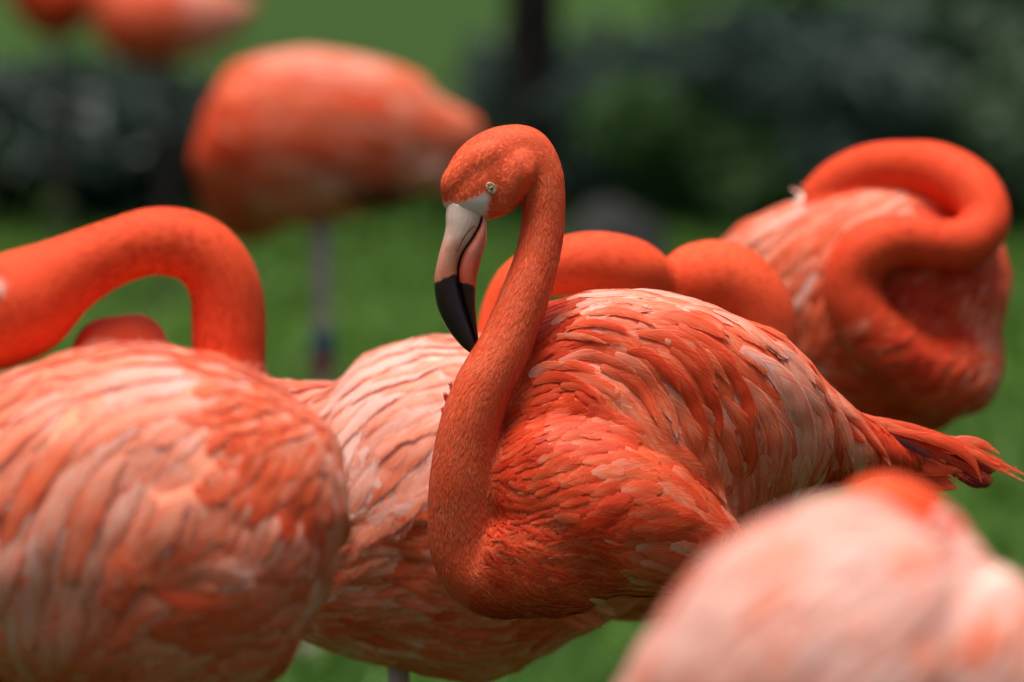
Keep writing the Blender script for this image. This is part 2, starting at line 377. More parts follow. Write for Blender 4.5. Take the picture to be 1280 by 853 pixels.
def blend(me, nws, kd, i0, ruffle, off):
    """melt the neck root into the breast and give the trunk the unevenness of ruffled plumage"""
    n = len(me.vertices); co = np.empty(n * 3); me.vertices.foreach_get('co', co); co = co.reshape(-1, 3)
    ed = np.empty(len(me.edges) * 2, dtype=np.int64); me.edges.foreach_get('vertices', ed); a, b = ed[0::2], ed[1::2]
    w = np.zeros(n); nk = np.zeros(n)
    for q in range(n):
        c_, i, dist = kd.find(co[q]); r = dist / max(nws[i][1], nws[i][2])
        if r < 2.6: w[q] = max(0, min(1, (i0 + 9 - i) / 6)) * max(0, min(1, (2.6 - r) / .8))
        nk[q] = 1 if (r < 1.3 and i > i0 + 2) else 0
    deg = np.bincount(a, minlength=n) + np.bincount(b, minlength=n); step = np.linalg.norm(co[a] - co[b], axis=1).mean()
    def relax(arr, wt):
        acc = np.zeros_like(arr)
        for d in range(arr.shape[1]): acc[:, d] = np.bincount(a, arr[b, d], n) + np.bincount(b, arr[a, d], n)
        return arr + (acc / np.maximum(deg, 1)[:, None] - arr) * wt[:, None]
    it = int(min(90, (0.011 / step) ** 2 * 2))
    for _ in range(it): co = relax(co, w * .5)
    keep = (1 - nk)[:, None]
    for _ in range(12): keep = relax(keep, np.full(n, .5))
    me.vertices.foreach_set('co', co.ravel()); me.update()
    nr = np.empty(n * 3); me.vertices.foreach_get('normal', nr); nr = nr.reshape(-1, 3)
    for q in range(n):
        if keep[q, 0] > .02:
            p = Vector(co[q]) + off; co[q] += nr[q] * (keep[q, 0] * ruffle * (noise.noise(p * 24) + .5 * noise.noise(p * 55)))
    me.vertices.foreach_set('co', co.ravel()); me.update()

def flamingo(label, d0, torso, neck, blobs=(), guides=(), zone=None, traced=(), n_obj=200, cand=20000, voxel=0.004, neck_tone=0.22, body_tone=0.35,
             shards=0, shard_len=10, nl=9, nw=4, legs=(), bill=None, eyes=(), bare=None, seed=1, sub=4, neck_from=2, group='flamingos on the lawn', band=None, lift=0.009, shard_lift=.04, stop=None, along=.36, ruffle=.0022, tiltv=.05, camberv=.05, zjit=6, shard_var=1.0, head_blobs=(), extra=None):
    rng = random.Random(seed); k = d0 / FPX
    bx = sum(t[0] for t in torso) / len(torso); c = W(bx, sum(t[1] for t in torso) / len(torso), d0)
    base = Vector((c.x, c.y, 0))
    root = bpy.data.objects.new('flamingo', None); C.objects.link(root); root.location = base; root.empty_display_size = 0.1
    tag(root, label, 'flamingo', group)
    tws = world_stations(torso, d0, sub); parts = [tube_geo(tws, 32)]
    for bl in blobs: parts.append(tube_geo(world_stations(bl, d0, sub), 28))
    nws = world_stations(neck, d0, 6)
    i0 = neck_from * 6
    tor = remeshed(parts + [tube_geo(nws[:i0 + 9], 28)], max(voxel, .003), 3)
    body = remeshed(parts + [tube_geo(nws, 28)] + [tube_geo(world_stations(hb, d0, 4), 20) for hb in head_blobs], voxel, 9 if head_blobs else 3)
    kd = KDTree(len(nws))
    for i, s in enumerate(nws): kd.insert(s[0], i)
    kd.balance()
    off = Vector((seed * 3.7, seed * 1.3, seed * .7))
    for me_ in (tor, body): blend(me_, nws, kd, i0, ruffle, off)
    bv = BVHTree.FromPolygons([v.co.copy() for v in tor.vertices], [tuple(p.vertices) for p in tor.polygons])
    def neck_at(p):
        co, i, dist = kd.find(p); return i, dist / max(nws[i][1], nws[i][2])
    # body colour
    tones, bares = [], []
    for v in body.vertices:
        i, q = neck_at(v.co); on = 1.0 if (q < 1.35 and i >= i0) else 0.0
        x, y, _ = PX(v.co)
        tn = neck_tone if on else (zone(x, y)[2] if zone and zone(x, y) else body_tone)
        tones.append(tn); bares.append(bare(x, y) if (bare and on) else 0.0)
    if bare:
        es = [tuple(e.vertices) for e in body.edges]
        for _ in range(2):
            acc = list(bares); cnt = [1] * len(bares)
            for a_, b_ in es: acc[a_] += bares[b_]; acc[b_] += bares[a_]; cnt[a_] += 1; cnt[b_] += 1
            bares = [x / c_ for x, c_ in zip(acc, cnt)]
    a = body.attributes.new('tone', 'FLOAT', 'POINT'); a.data.foreach_set('value', tones)
    a = body.attributes.new('bare', 'FLOAT', 'POINT'); a.data.foreach_set('value', bares)
    bbv = BVHTree.FromPolygons([v.co.copy() for v in body.vertices], [tuple(p.vertices) for p in body.polygons])
    neck_pts = [(p, ) for p in ()]
    if shards:
        pl = Plume()
        for p in sample_surface(body, shards, rng):
            i, q = neck_at(p)
            if q > 1.5 or i < max(i0 - 8, 1): continue
            x, y, _ = PX(p)
            if bare and bare(x, y) > 0.05: continue
            hit, nn, fi, _d = bbv.find_nearest(p)
            tg = (nws[max(i - 1, 0)][0] - nws[min(i + 1, len(nws) - 1)][0])
            tg = (tg - nn * tg.dot(nn)).normalized()
            tg = (Matrix.Rotation(rng.uniform(-.4, .4), 3, nn) @ tg); bb = nn.cross(tg)
            hd = i / len(nws) > .72; hs = .55 if hd else 1.0
            if not hd and rng.random() < .3: continue
            L = shard_len * k * rng.uniform(.7, 1.3) * hs; w = L * (rng.uniform(.12, .18) if hd else rng.uniform(.07, .12)); h = shard_lift * L * (rng.uniform(.4, 1.6) if rng.random() > .03 else rng.uniform(1.6, 2.6))
            h2, n2, _, _ = bbv.find_nearest(p + tg * L)
            tip = h2 + n2 * h; mid = (p + h2) * .5 + nn * (h * .75)
            tn = neck_tone + shard_var * (noise.noise(p * 45) * (.05 if hd else .14) + rng.gauss(0, .03 if hd else .055)); o_ = len(pl.v)
            pl.v += [p + bb * w * .5 - nn * .0003, p - bb * w * .5 - nn * .0003, mid - bb * w, mid + bb * w, tip - bb * w * .45 - tg * L * .1, tip + bb * w * .45 - tg * L * .1, tip + tg * L * .06, mid + nn * w * .12]
            pl.f += [(o_, o_ + 3, o_ + 7), (o_, o_ + 7, o_ + 1), (o_ + 1, o_ + 7, o_ + 2), (o_ + 7, o_ + 3, o_ + 5), (o_ + 7, o_ + 5, o_ + 6), (o_ + 7, o_ + 6, o_ + 4), (o_ + 7, o_ + 4, o_ + 2)]
            rn_ = .5 if hd else .5 + rng.random() * .005 * shard_var
            th = .25 if hd else shard_var; pl.tone += [tn, tn, tn, tn, tn + .14 * th, tn + .14 * th, tn + .2 * th, tn + .02]; pl.dark += [0.0] * 8
            pl.fuv += [(.3, .6, rn_), (-.3, .6, rn_), (-.66, .6, rn_), (.66, .6, rn_), (-.6, .78, rn_), (.6, .78, rn_), (0, .86, rn_), (0, .6, rn_)]
            pl.fm += [(w / k * a_, L / k * b_, 0) for a_, b_ in ((.5, 0), (-.5, 0), (-1, .5), (1, .5), (-.4, .9), (.4, .9), (0, 1), (0, .5))]
        pl.build('neck_down', base, root, 'stuff')
    body.transform(Matrix.Translation(-base)); smooth(body)
    link('body', body, M_B, root)
    # feathers
    allf = []
    for layer in ((0, 1) if zone else ()):
        cell = {}; acc = 0
        for p in sample_surface(tor, cand, rng):
            x, y, dd = PX(p); zp = zone(x + rng.gauss(0, zjit), y + rng.gauss(0, zjit))
            if not zp: continue
            L, wd, tone, sp = zp[:4]
            if layer == 0: L *= .62; wd *= 1.25; sp *= 1.1; tone += .04
            wild = zp[4] if len(zp) > 4 else .12
            hit, nn, fi, _d = bv.find_nearest(p)
            if nn.dot(FWD) > .55: continue
            i, q = neck_at(p)
            if q < 1.0 and i > i0 + 6: continue
            gx, gy = guide_dir(guides, x, y); dv0 = RGT * gx - UPV * gy; dv0 = dv0 - nn * dv0.dot(nn)
            if dv0.length < .15: dv0 = -UPV - nn * (-UPV).dot(nn)
            dv0.normalize(); bb0 = nn.cross(dv0); sa, sc = (along if layer else .34) * L * k, sp * k
            cs = .035; key = (int(p.x // cs), int(p.y // cs), int(p.z // cs)); rr = int(sa // cs) + 1; bad = False
            for ax in range(-rr, rr + 1):
                for ay in range(-rr, rr + 1):
                    for az in range(-rr, rr + 1):
                        for qn in cell.get((key[0] + ax, key[1] + ay, key[2] + az), ()):
                            dq = qn - p
                            if (dq.dot(dv0) / sa) ** 2 + (dq.dot(bb0) / sc) ** 2 + (dq.dot(nn) / sa) ** 2 < 1: bad = True; break
                        if bad: break
                    if bad: break
                if bad: break
            if bad: continue
            cell.setdefault(key, []).append(p.copy())
            L = L * k * rng.uniform(.8, 1.2); wd_ = wd * k * rng.uniform(.8, 1.2)
            big = wd > 13; n_ = (nl if big else max(5, nl // 2)) if layer else max(5, nl // 2); nw_ = nw if big else max(2, nw // 2)
            rot = rng.gauss(0, wild); pts, nr = [hit.copy()], [nn.copy()]; cur = hit.copy(); cn = nn
            for s_ in range(n_ - 1):
                gx, gy = guide_dir(guides, *PX(cur)[:2])
                gx, gy = gx * math.cos(rot) - gy * math.sin(rot), gx * math.sin(rot) + gy * math.cos(rot)
                dv = RGT * gx - UPV * gy; dv = dv - cn * dv.dot(cn)
                if dv.length < .15: dv = -UPV - cn * (-UPV).dot(cn)
                cur = cur + dv.normalized() * (L / (n_ - 1))
                h2, n2, _, _ = bv.find_nearest(cur)
                if stop and stop(x, y, *PX(h2)[:2]): break
                cn = (cn * .35 + n2 * .65).normalized(); cur = h2; pts.append(h2.copy()); nr.append(cn.copy())
            if len(pts) < 4: continue
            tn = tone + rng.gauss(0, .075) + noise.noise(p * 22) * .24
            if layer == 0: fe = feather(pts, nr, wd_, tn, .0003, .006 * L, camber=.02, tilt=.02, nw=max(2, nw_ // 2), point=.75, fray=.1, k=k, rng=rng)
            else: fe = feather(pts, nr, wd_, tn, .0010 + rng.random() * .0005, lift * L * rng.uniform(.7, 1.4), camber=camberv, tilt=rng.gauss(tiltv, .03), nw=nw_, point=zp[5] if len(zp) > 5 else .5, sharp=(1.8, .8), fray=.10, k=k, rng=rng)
            allf.append((L * wd_ * layer, fe))
    trf = []
    for tr in traced:
        poly, wd, tone = tr[:3]; op = tr[3] if len(tr) > 3 else {}
        cp = catmull([tuple(q) if len(q) == 3 else (*q, 0.0) for q in poly], 5)
        pts, nr = [], []; lastd = None
        for (x, y, z) in cp:
            if stop and not op.get('free') and not op.get('over') and pts and stop(cp[0][0], cp[0][1], x, y): break
            dirv = (W(x, y, 1.0) - CAM).normalized()
            hit, nn, fi, dist = (None,) * 4 if op.get('free') else bv.ray_cast(CAM, dirv)
            if hit is None:
                if op.get('free'):
                    hit = W(x, y, d0 + z * k); nn = (-FWD + UPV * op.get('up', .4)).normalized()
                else:
                    hh = W(x, y, lastd if lastd else d0); hit, nn, _, _ = bv.find_nearest(hh)
            lastd = PX(hit)[2]; pts.append(hit.copy()); nr.append(nn.copy())
        if len(pts) < 4: continue
        if not op.get('free'):                      # even the path out so that it lies as a springy vane
            for _ in range(3):
                nr = [(nr[max(i - 1, 0)] + nr[i] + nr[min(i + 1, len(nr) - 1)]).normalized() for i in range(len(nr))]
        trf.append(feather(pts, nr, wd * k, tone + rng.gauss(0, .04), op.get('h0', .0026), op.get('lift', .0010), camber=op.get('camber', .065), tilt=op.get('tilt', .06), nw=8, point=op.get('point', .62), fray=.07, k=k, dark=op.get('dark', 0.0), crisp=op.get('crisp', 1.0), sharp=op.get('sharp', (1.8, .75)), rng=rng))
    allf.sort(key=lambda t: -t[0])
    room = max(0, n_obj - len(trf))
    for fe in trf: fe.build('feather', base, root)
    for _, fe in allf[:room]: fe.build('feather', base, root)
    if len(allf) > room:
        pl = Plume()
        for _, fe in allf[room:]: pl.add(fe)
        pl.build('plumage', base, root, 'stuff')
    for lg in legs:
        make_leg(base, root, W(lg[0], lg[1], d0 + lg[2] * k), lean=lg[3] if len(lg) > 3 else 0.0, band=band, k=lg[4] if len(lg) > 4 else 1.0, skin=M_LEG2 if d0 > 10 else M_LEG)
    if bill:                                        # simple bent bill for heads that hardly show
        (a0, a1, a2), r0 = bill; ctr = []
        P = [W(q[0], q[1], d0 + q[2] * k) for q in (a0, a1, a2)]
        for i in range(11):
            t = i / 10; p = P[0] * (1 - t) ** 2 + P[1] * (2 * t * (1 - t)) + P[2] * t * t
            tg = ((P[1] - P[0]) * (1 - t) + (P[2] - P[1]) * t).normalized(); ax = tg.cross(FWD).normalized()
            r = r0 * k * (1 - .85 * t ** 1.8); ctr.append((p, ax * r, r * .7, t))
        bill_part('bill', ctr, root, base)
    for e in eyes:
        p = W(e[0], e[1], d0 + e[2] * k); hit, nn, _, _ = bbv.find_nearest(p)
        make_eye(hit + nn * (.0009), nn, e[3] * k, root, base)
    if extra: extra(root, base, bbv, k)
    bpy.data.meshes.remove(tor)
    return root

def inpoly(x, y, poly):
    c = False; j = len(poly) - 1
    for i in range(len(poly)):
        (xi, yi), (xj, yj) = poly[i], poly[j]
        if (yi > y) != (yj > y) and x < (xj - xi) * (y - yi) / (yj - yi) + xi: c = not c
        j = i
    return c

# ------------------------------------------------------------------ the setting: lawn
def lawn_material():
    m, n, l, b = newmat('lawn_grass')
    tc = n.new('ShaderNodeTexCoord')
    def nz(s, d=4):
        x = n.new('ShaderNodeTexNoise'); x.inputs['Scale'].default_value = s; x.inputs['Detail'].default_value = d; l.new(tc.outputs['Object'], x.inputs['Vector']); return x.outputs[0]
    f = mth(n, l, 'MULTIPLY_ADD', nz(0.35), 0.6, mth(n, l, 'MULTIPLY', nz(14, 6), 0.4))
    rp = ramp(n, [(0.3, (0.015, 0.041, 0.004)), (0.5, (0.024, 0.060, 0.005)), (0.72, (0.038, 0.080, 0.008))]); l.new(f, rp.inputs[0])
    l.new(rp.outputs[0], b.inputs['Base Color']); b.inputs['Roughness'].default_value = 0.9; b.inputs['Specular IOR Level'].default_value = 0.15
    bp = n.new('ShaderNodeBump'); bp.inputs['Strength'].default_value = 0.6; bp.inputs['Distance'].default_value = 0.03; l.new(nz(60, 5), bp.inputs['Height']); l.new(bp.outputs[0], b.inputs['Normal'])
    return m
M_LAWN = lawn_material()
def lawn_z(x, y): return 0.0
me = bpy.data.meshes.new('lawn'); S = 600
me.from_pydata([(-S, -40, 0), (S, -40, 0), (S, S, 0), (-S, S, 0)], [], [(0, 1, 2, 3)]); o = link('lawn', me, M_LAWN); o['kind'] = 'structure'; o['label'] = 'mown green lawn the flamingos stand on'
M_BLADE = leaf_material('grass_blade', (0.060, 0.150, 0.008), (0.130, 0.270, 0.020), 0.6)
def grass():
    rng = random.Random(5); V, Fc, T = [], [], []
    for _ in range(40000):
        y = 2 + 24 * rng.random() ** 0.8; hw = 0.11 * y + 0.35; x = rng.uniform(-hw, hw)
        h = rng.uniform(.02, .055); a = rng.random() * 6.28; w = .004 + .0006 * y; lx, ly = rng.gauss(0, .018), rng.gauss(0, .018)
        b = len(V); ca, sa = math.cos(a) * w, math.sin(a) * w
        V += [(x - ca, y - sa, -.002), (x + ca, y + sa, -.002), (x + lx, y + ly, h)]; Fc.append((b, b + 1, b + 2)); t = rng.random() * .7 + .3 * (noise.noise((x * .6, y * .6, 0)) + .5); T += [t, t, t]
    me = bpy.data.meshes.new('grass'); me.from_pydata(V, [], Fc); a = me.attributes.new('tone', 'FLOAT', 'POINT'); a.data.foreach_set('value', T)
    o = link('grass', me, M_BLADE, None, 'stuff'); o['label'] = 'short green grass blades of the lawn'; o['category'] = 'grass'
grass()

# ------------------------------------------------------------------ shrubs, tree, boulders behind
M_BARK = plain('bark', (0.030, 0.024, 0.018), 0.9, 0.4, 18, 0.1)
M_LEAFS = [leaf_material('leaf_dark', (0.050, 0.105, 0.045), (0.12, 0.20, 0.09)), leaf_material('leaf_grey_green', (0.09, 0.15, 0.105), (0.22, 0.29, 0.215)), leaf_material('leaf_mid', (0.055, 0.135, 0.030), (0.12, 0.24, 0.058)), leaf_material('leaf_blue_green', (0.012, 0.030, 0.018), (0.040, 0.075, 0.050))]
def leaf_mesh(name, rx, ry, rz, z0, count, mat, size, seed, clumps=14):
    rng = random.Random(seed); V, Fc, T = [], [], []
    cl = []
    for _ in range(clumps):
        a = rng.random() * 6.28; r = math.sqrt(rng.random()) * .78; zz = rng.uniform(-.65, .75)
        cl.append((Vector((math.cos(a) * r * rx, math.sin(a) * r * ry, z0 + zz * rz * math.sqrt(1 - r * r * .6))), rng.uniform(.26, .5), rng.random()))
    for _ in range(count):
        c, s, ct = rng.choice(cl)
        d = Vector((rng.gauss(0, 1), rng.gauss(0, 1), rng.gauss(0, 1))).normalized() * (rng.random() ** .4) * s
        p = c + Vector((d.x * rx, d.y * ry, d.z * rz))
        if p.z < .02: p.z = rng.uniform(.02, .12)
        q = Vector((rng.gauss(0, 1), rng.gauss(0, 1), abs(rng.gauss(0, 1)) + .5)).normalized(); t1 = q.orthogonal().normalized(); t1 = Matrix.Rotation(rng.random() * 6.28, 3, q) @ t1; t2 = q.cross(t1)
        L = size * rng.uniform(.7, 1.4); b = len(V)
        V += [p - t1 * L * .5, p + t2 * L * .25 + q * L * .05, p + t1 * L * .5 - q * L * .08, p - t2 * L * .25 + q * L * .05]; Fc += [(b, b + 1, b + 2), (b, b + 2, b + 3)]
        t = min(1, max(0, ct * .6 + rng.random() * .4)); T += [t] * 4
    me = bpy.data.meshes.new(name); me.from_pydata(V, [], Fc); a = me.attributes.new('tone', 'FLOAT', 'POINT'); a.data.foreach_set('value', T); me.materials.append(mat)
    return me
def stem_mesh(n, rx, ry, h, seed):
    rng = random.Random(seed); parts = []
    for _ in range(n):
        a = rng.random() * 6.28; e = Vector((math.cos(a) * rx * .6, math.sin(a) * ry * .6, h * rng.uniform(.6, 1)))
        parts.append(tube_geo([(Vector((0, 0, -.01)), .02, .02), (e * .5 + Vector((0, 0, .05)), .013, .013), (e, .005, .005)], 6))
    V, Fc = merge_geo(parts); me = bpy.data.meshes.new('stems'); me.from_pydata(V, [], Fc); me.materials.append(M_BARK); return me
SHRUB = [(leaf_mesh('foliage', .62, .55, .36, .34, 3800, M_LEAFS[i % 4], .075, 40 + i), stem_mesh(9, .62, .55, .5, 80 + i)) for i in range(4)]
def shrub(px, py, d, sc, kind, label, group='shrubs behind the flamingos', name='shrub'):
    p = W(px, py, d); o = bpy.data.objects.new(name, None); C.objects.link(o)
    # py is the pixel row of the foot: put it on the ground along that ray
    ray = (W(px, py, 1) - CAM); t = -CAM.z / ray.z; g = CAM + ray * t if not d else Vector((CAM.x + ray.x / ray.y * d, d, 0))
    o.location = (g.x, g.y, 0); o.scale = sc; o.rotation_euler = (0, 0, random.random() * 6.28 if sc[0] == sc[1] else random.uniform(-.25, .25)); tag(o, label, 'shrub', group)
    for nm, me_ in (('foliage', SHRUB[kind][0]), ('stems', SHRUB[kind][1])):
        c = bpy.data.objects.new(nm, me_); C.objects.link(c); c.parent = o
# left dark hedge of low shrubs
shrub(30, 262, 17.0, (1.0, 1.0, .80), 3, 'low dark shrub at the left edge, behind the two farthest flamingos')
shrub(135, 265, 17.2, (.95, .95, .84), 3, 'low dark shrub left of the flamingo that stands on one leg in the background')
shrub(222, 250, 17.9, (.55, .55, .72), 3, 'small dark shrub behind the chest of the one-legged background flamingo')
# right-hand bank
bank = [(715, 235, 20.4, (.8, .8, .95), 0, 'dark shrub just right of the tree trunk'),
        (800, 262, 17.8, (.95, .95, .95), 1, 'grey-green shrub right of the dark boulder'),
        (900, 285, 17.0, (.9, .9, 1.02), 2, 'mid-green shrub above the folded neck behind the main flamingo'),
        (985, 270, 17.6, (.95, .95, 1.15), 0, 'dark shrub left of the sleeping flamingo on the right'),
        (1075, 280, 17.2, (.9, .9, 1.2), 1, 'grey-green shrub straight above the sleeping flamingo on the right'),
        (1165, 270, 17.7, (.9, .9, 1.3), 2, 'mid-green shrub above the right side of the sleeping flamingo'),
        (1260, 290, 17.0, (1.0, 1.0, 1.25), 0, 'dark green shrub at the right edge of the picture'),
        (1010, 120, 24.0, (1.6, 1.6, 1.55), 2, 'tall mid-green shrub in the second row at top right of centre'),
        (1180, 110, 24.5, (1.7, 1.7, 1.75), 2, 'tall mid-green shrub in the second row near the top right corner'),
        (1340, 120, 23.5, (1.5, 1.5, 1.7), 0, 'tall dark shrub in the second row cut by the right edge')]
for a in bank: shrub(*a)
def boulder(px, py, d, r, mat, label, seed, flat=.75):
    rng = random.Random(seed); bm = bmesh.new(); bmesh.ops.create_icosphere(bm, subdivisions=4, radius=1)
    off = Vector((rng.random() * 9, rng.random() * 9, rng.random() * 9))
    for v in bm.verts:
        n_ = noise.noise(v.co * 1.1 + off) * .38 + noise.noise(v.co * 3.1 + off) * .12 + noise.noise(v.co * 8 + off) * .03
        v.co *= 1 + n_; v.co.z = max(v.co.z * flat, -.35)
    me_ = bpy.data.meshes.new('boulder'); bm.to_mesh(me_); bm.free(); smooth(me_)
    ray = W(px, py, 1) - CAM; o = link('boulder', me_, mat); o.location = (CAM.x + ray.x / ray.y * d, d, r * .30); o.scale = (r, r, r); tag(o, label, 'boulder', 'boulders by the shrubs')
M_ROCKD = plain('dark_rock', (0.013, 0.014, 0.011), 0.85, 0.5, 3, 0.3); M_ROCKL = plain('grey_rock', (0.15, 0.15, 0.17), 0.8, 0.4, 3)
boulder(762, 300, 14.5, .19, M_ROCKD, 'dark boulder behind the head of the main flamingo', 3, 1.0)
boulder(800, 120, 19.3, .20, M_ROCKL, 'pale grey boulder among the shrubs right of the tree trunk', 8)
def tree(px, d, label):
    ray = W(px, 150, 1) - CAM; x0 = CAM.x + ray.x / ray.y * d
    o = bpy.data.objects.new('tree', None); C.objects.link(o); o.location = (x0, d, 0); tag(o, label, 'tree')
    parts = [tube_geo([(Vector((0, 0, -.05)), .14, .14), (Vector((.0, 0, .25)), .105, .105), (Vector((.01, 0, 1.2)), .095, .095), (Vector((-.02, 0, 2.4)), .085, .085), (Vector((.03, 0, 3.6)), .06, .06), (Vector((0, 0, 4.6)), .02, .02)], 14)]
    rng = random.Random(4)
    for i in range(9):
        a = i * 2.4; z = 2.4 + i * .22; L = 1.3 - i * .06
        parts.append(tube_geo([(Vector((0, 0, z)), .04, .04), (Vector((math.cos(a) * L * .5, math.sin(a) * L * .5, z + .35)), .026, .026), (Vector((math.cos(a) * L, math.sin(a) * L, z + .8)), .008, .008)], 8))
    V, Fc = merge_geo(parts); me_ = bpy.data.meshes.new('trunk'); me_.from_pydata(V, [], Fc); smooth(me_); link('trunk', me_, M_BARK, o)
    cm = leaf_mesh('crown', 1.7, 1.7, 1.25, 4.1, 9000, M_LEAFS[2], .11, 99, 30); c = bpy.data.objects.new('crown', cm); C.objects.link(c); c.parent = o
tree(664, 17.5, 'dark tree trunk rising out of the top edge above the main flamingo')

# ------------------------------------------------------------------ the main flamingo, in focus
def t3(pts): return [(620 + x / 4.267, 350 + y / 4.267) for x, y in pts]
def t4(pts): return [(820 + x / 2.843, 370 + y / 2.843) for x, y in pts]
def t5(pts): return [(620 + x / 2.842, 490 + y / 2.842) for x, y in pts]
def t6(pts, z=60): return [(1000 + x / 4.571, 480 + y / 4.571, z) for x, y in pts]
main_guides = [t3(g) for g in (
    [(290, 220), (450, 150), (700, 110), (900, 150), (1100, 220), (1200, 300), (1280, 430)], [(200, 330), (400, 270), (600, 270), (690, 340)], [(150, 500), (300, 390), (500, 380), (640, 440), (780, 560), (860, 780)],
    [(60, 680), (160, 590), (300, 540), (450, 580), (560, 650), (700, 800)], [(500, 180), (750, 190), (900, 250), (1050, 360), (1150, 540), (1190, 800)], [(300, 60), (500, 60), (700, 50), (900, 80), (1250, 200)])]
main_guides += [t4(g) for g in ([(200, 100), (400, 200), (520, 350), (560, 520), (520, 720)], [(60, 210), (185, 350), (222, 500), (230, 740)], [(300, 80), (480, 190), (600, 330), (690, 470), (720, 560)], [(400, 600), (380, 760)])]
main_guides += [t5(g) for g in ([(150, 170), (300, 120), (450, 170), (600, 270)], [(150, 290), (400, 240), (600, 270), (690, 310)], [(200, 390), (450, 340), (600, 320), (720, 360), (840, 480)], [(100, 450), (400, 440), (600, 440), (820, 490)],
    [(100, 520), (300, 550), (500, 540), (650, 590)], [(20, 480), (150, 530), (300, 590), (450, 640), (520, 680)], [(20, 600), (100, 680), (200, 720), (330, 740)], [(380, 720), (500, 720)])]
LUMP = t5([(60, 120), (180, 40), (300, 30), (400, 90), (500, 170), (620, 255), (720, 340), (830, 430), (890, 520), (600, 700), (420, 760), (300, 740), (150, 640), (60, 500), (20, 300)])
def main_zone(x, y):
    # (length, width, tone, spacing, wildness, point)
    if inpoly(x, y, LUMP):
        s = max(0, min(1, (x - 650) / 170)); dn = max(0, min(1, (y - 620) / 110))
        if dn > .3 and x < 760: return (30, 7, .20, 6.5, .30, .3)
        return (32 + 44 * s, 12 + 16 * s, .22 + .22 * s, 7 + 8 * s, .12, .5)
    if x < 700 and y > 600: return (26, 6, .20, 6.5, .3, .3)
    if y > 720: return (34, 8, .22, 7, .3, .3)
    if x > 1000 and y > 575: return (46, 13, .03, 7, .1, .5)
    if x > 1045: return (60, 15, .25, 8, .1, .5)
    if x < 700: return (48, 11, .26, 8.5, .2, .4)
    if x > 880 or y > 480: return (200, 37, .53, 18, .04, .5)
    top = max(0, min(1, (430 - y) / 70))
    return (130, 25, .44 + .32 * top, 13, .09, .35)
MT = []
for pts, w, tn in (([(300, 190), (420, 270), (500, 380), (530, 520), (515, 640), (480, 722)], 88, .70), ([(270, 280), (360, 370), (410, 480), (415, 590), (395, 675)], 76, .58), ([(130, 165), (220, 225), (290, 310), (328, 400), (335, 488)], 52, .30),
    ([(50, 190), (130, 255), (185, 340), (217, 430), (222, 502)], 52, .26), ([(10, 230), (85, 300), (135, 390), (162, 480), (160, 565)], 56, .28), ([(230, 360), (300, 440), (333, 530), (330, 600), (306, 645)], 62, .42), ([(150, 390), (225, 470), (268, 560), (280, 650), (262, 705)], 66, .46),
    ([(40, 360), (110, 450), (165, 560), (200, 650), (240, 745)], 76, .52), ([(510, 320), (570, 400), (603, 470), (617, 545)], 54, .66), ([(560, 330), (630, 410), (672, 490), (692, 592)], 52, .72), ([(390, 165), (470, 215), (530, 275), (556, 318)], 42, .74), ([(290, 100), (380, 160), (440, 210), (462, 225)], 44, .70),
    ([(0, 130), (100, 155), (170, 225), (206, 318)], 44, .24), ([(80, 110), (180, 170), (240, 215), (283, 262)], 44, .30), ([(90, 62), (190, 90), (255, 150)], 46, .40), ([(300, 590), (318, 690), (310, 785)], 70, .50), ([(380, 560), (385, 670), (360, 770)], 70, .56), ([(450, 560), (455, 650), (430, 755)], 66, .60),
    ([(600, 380), (655, 440), (700, 500), (738, 522)], 34, .24), ([(640, 400), (700, 450), (760, 520), (815, 575)], 26, .22), ([(660, 400), (720, 450), (790, 540), (828, 600)], 24, .55), ([(520, 250), (590, 330), (650, 400), (705, 440)], 40, .66), ([(200, 60), (300, 100), (380, 160), (460, 230)], 44, .80), ([(420, 170), (500, 240), (560, 310), (600, 360)], 42, .62)):
    MT.append((t4(pts), w / 2.843, tn))
for pts, w, tn in (([(430, 150), (560, 120), (700, 130), (830, 165)], 70, .70), ([(500, 190), (640, 175), (760, 205), (860, 260)], 58, .42), ([(700, 175), (850, 150), (1000, 190), (1130, 230), (1235, 300)], 90, .56), ([(800, 215), (950, 205), (1100, 250), (1240, 335)], 90, .36), ([(440, 100), (600, 88), (760, 92), (900, 130)], 60, .8), ([(600, 125), (760, 110), (900, 135), (1040, 190)], 60, .84),
    ([(760, 290), (900, 310), (1030, 400), (1110, 490), (1163, 560)], 80, .28), ([(900, 330), (1040, 360), (1150, 440), (1240, 560)], 70, .55), ([(700, 380), (820, 410), (920, 500), (985, 600)], 70, .24), ([(380, 265), (520, 235), (640, 255), (720, 285)], 44, .36), ([(330, 320), (470, 290), (600, 320), (690, 342)], 40, .34), ([(330, 300), (430, 305), (520, 320), (598, 345)], 36, .5),
    ([(340, 440), (480, 400), (600, 430), (700, 470), (760, 500)], 60, .48), ([(300, 470), (430, 460), (560, 500)], 54, .36), ([(350, 570), (460, 570), (560, 640)], 60, .28), ([(200, 560), (300, 520), (420, 540), (520, 600)], 60, .26), ([(560, 470), (700, 520), (800, 620), (860, 770)], 80, .40), ([(640, 400), (760, 480), (850, 600), (930, 760)], 90, .58), ([(760, 500), (860, 600), (930, 720), (960, 850)], 70, .56),
    ([(150, 480), (230, 420), (320, 380)], 50, .3), ([(180, 520), (260, 470), (380, 450)], 60, .6), ([(300, 250), (380, 200), (480, 180)], 60, .68), ([(1000, 160), (1120, 190), (1260, 260)], 56, .86)):
    MT.append((t3(pts), w / 4.267, tn, {'point': .4}))
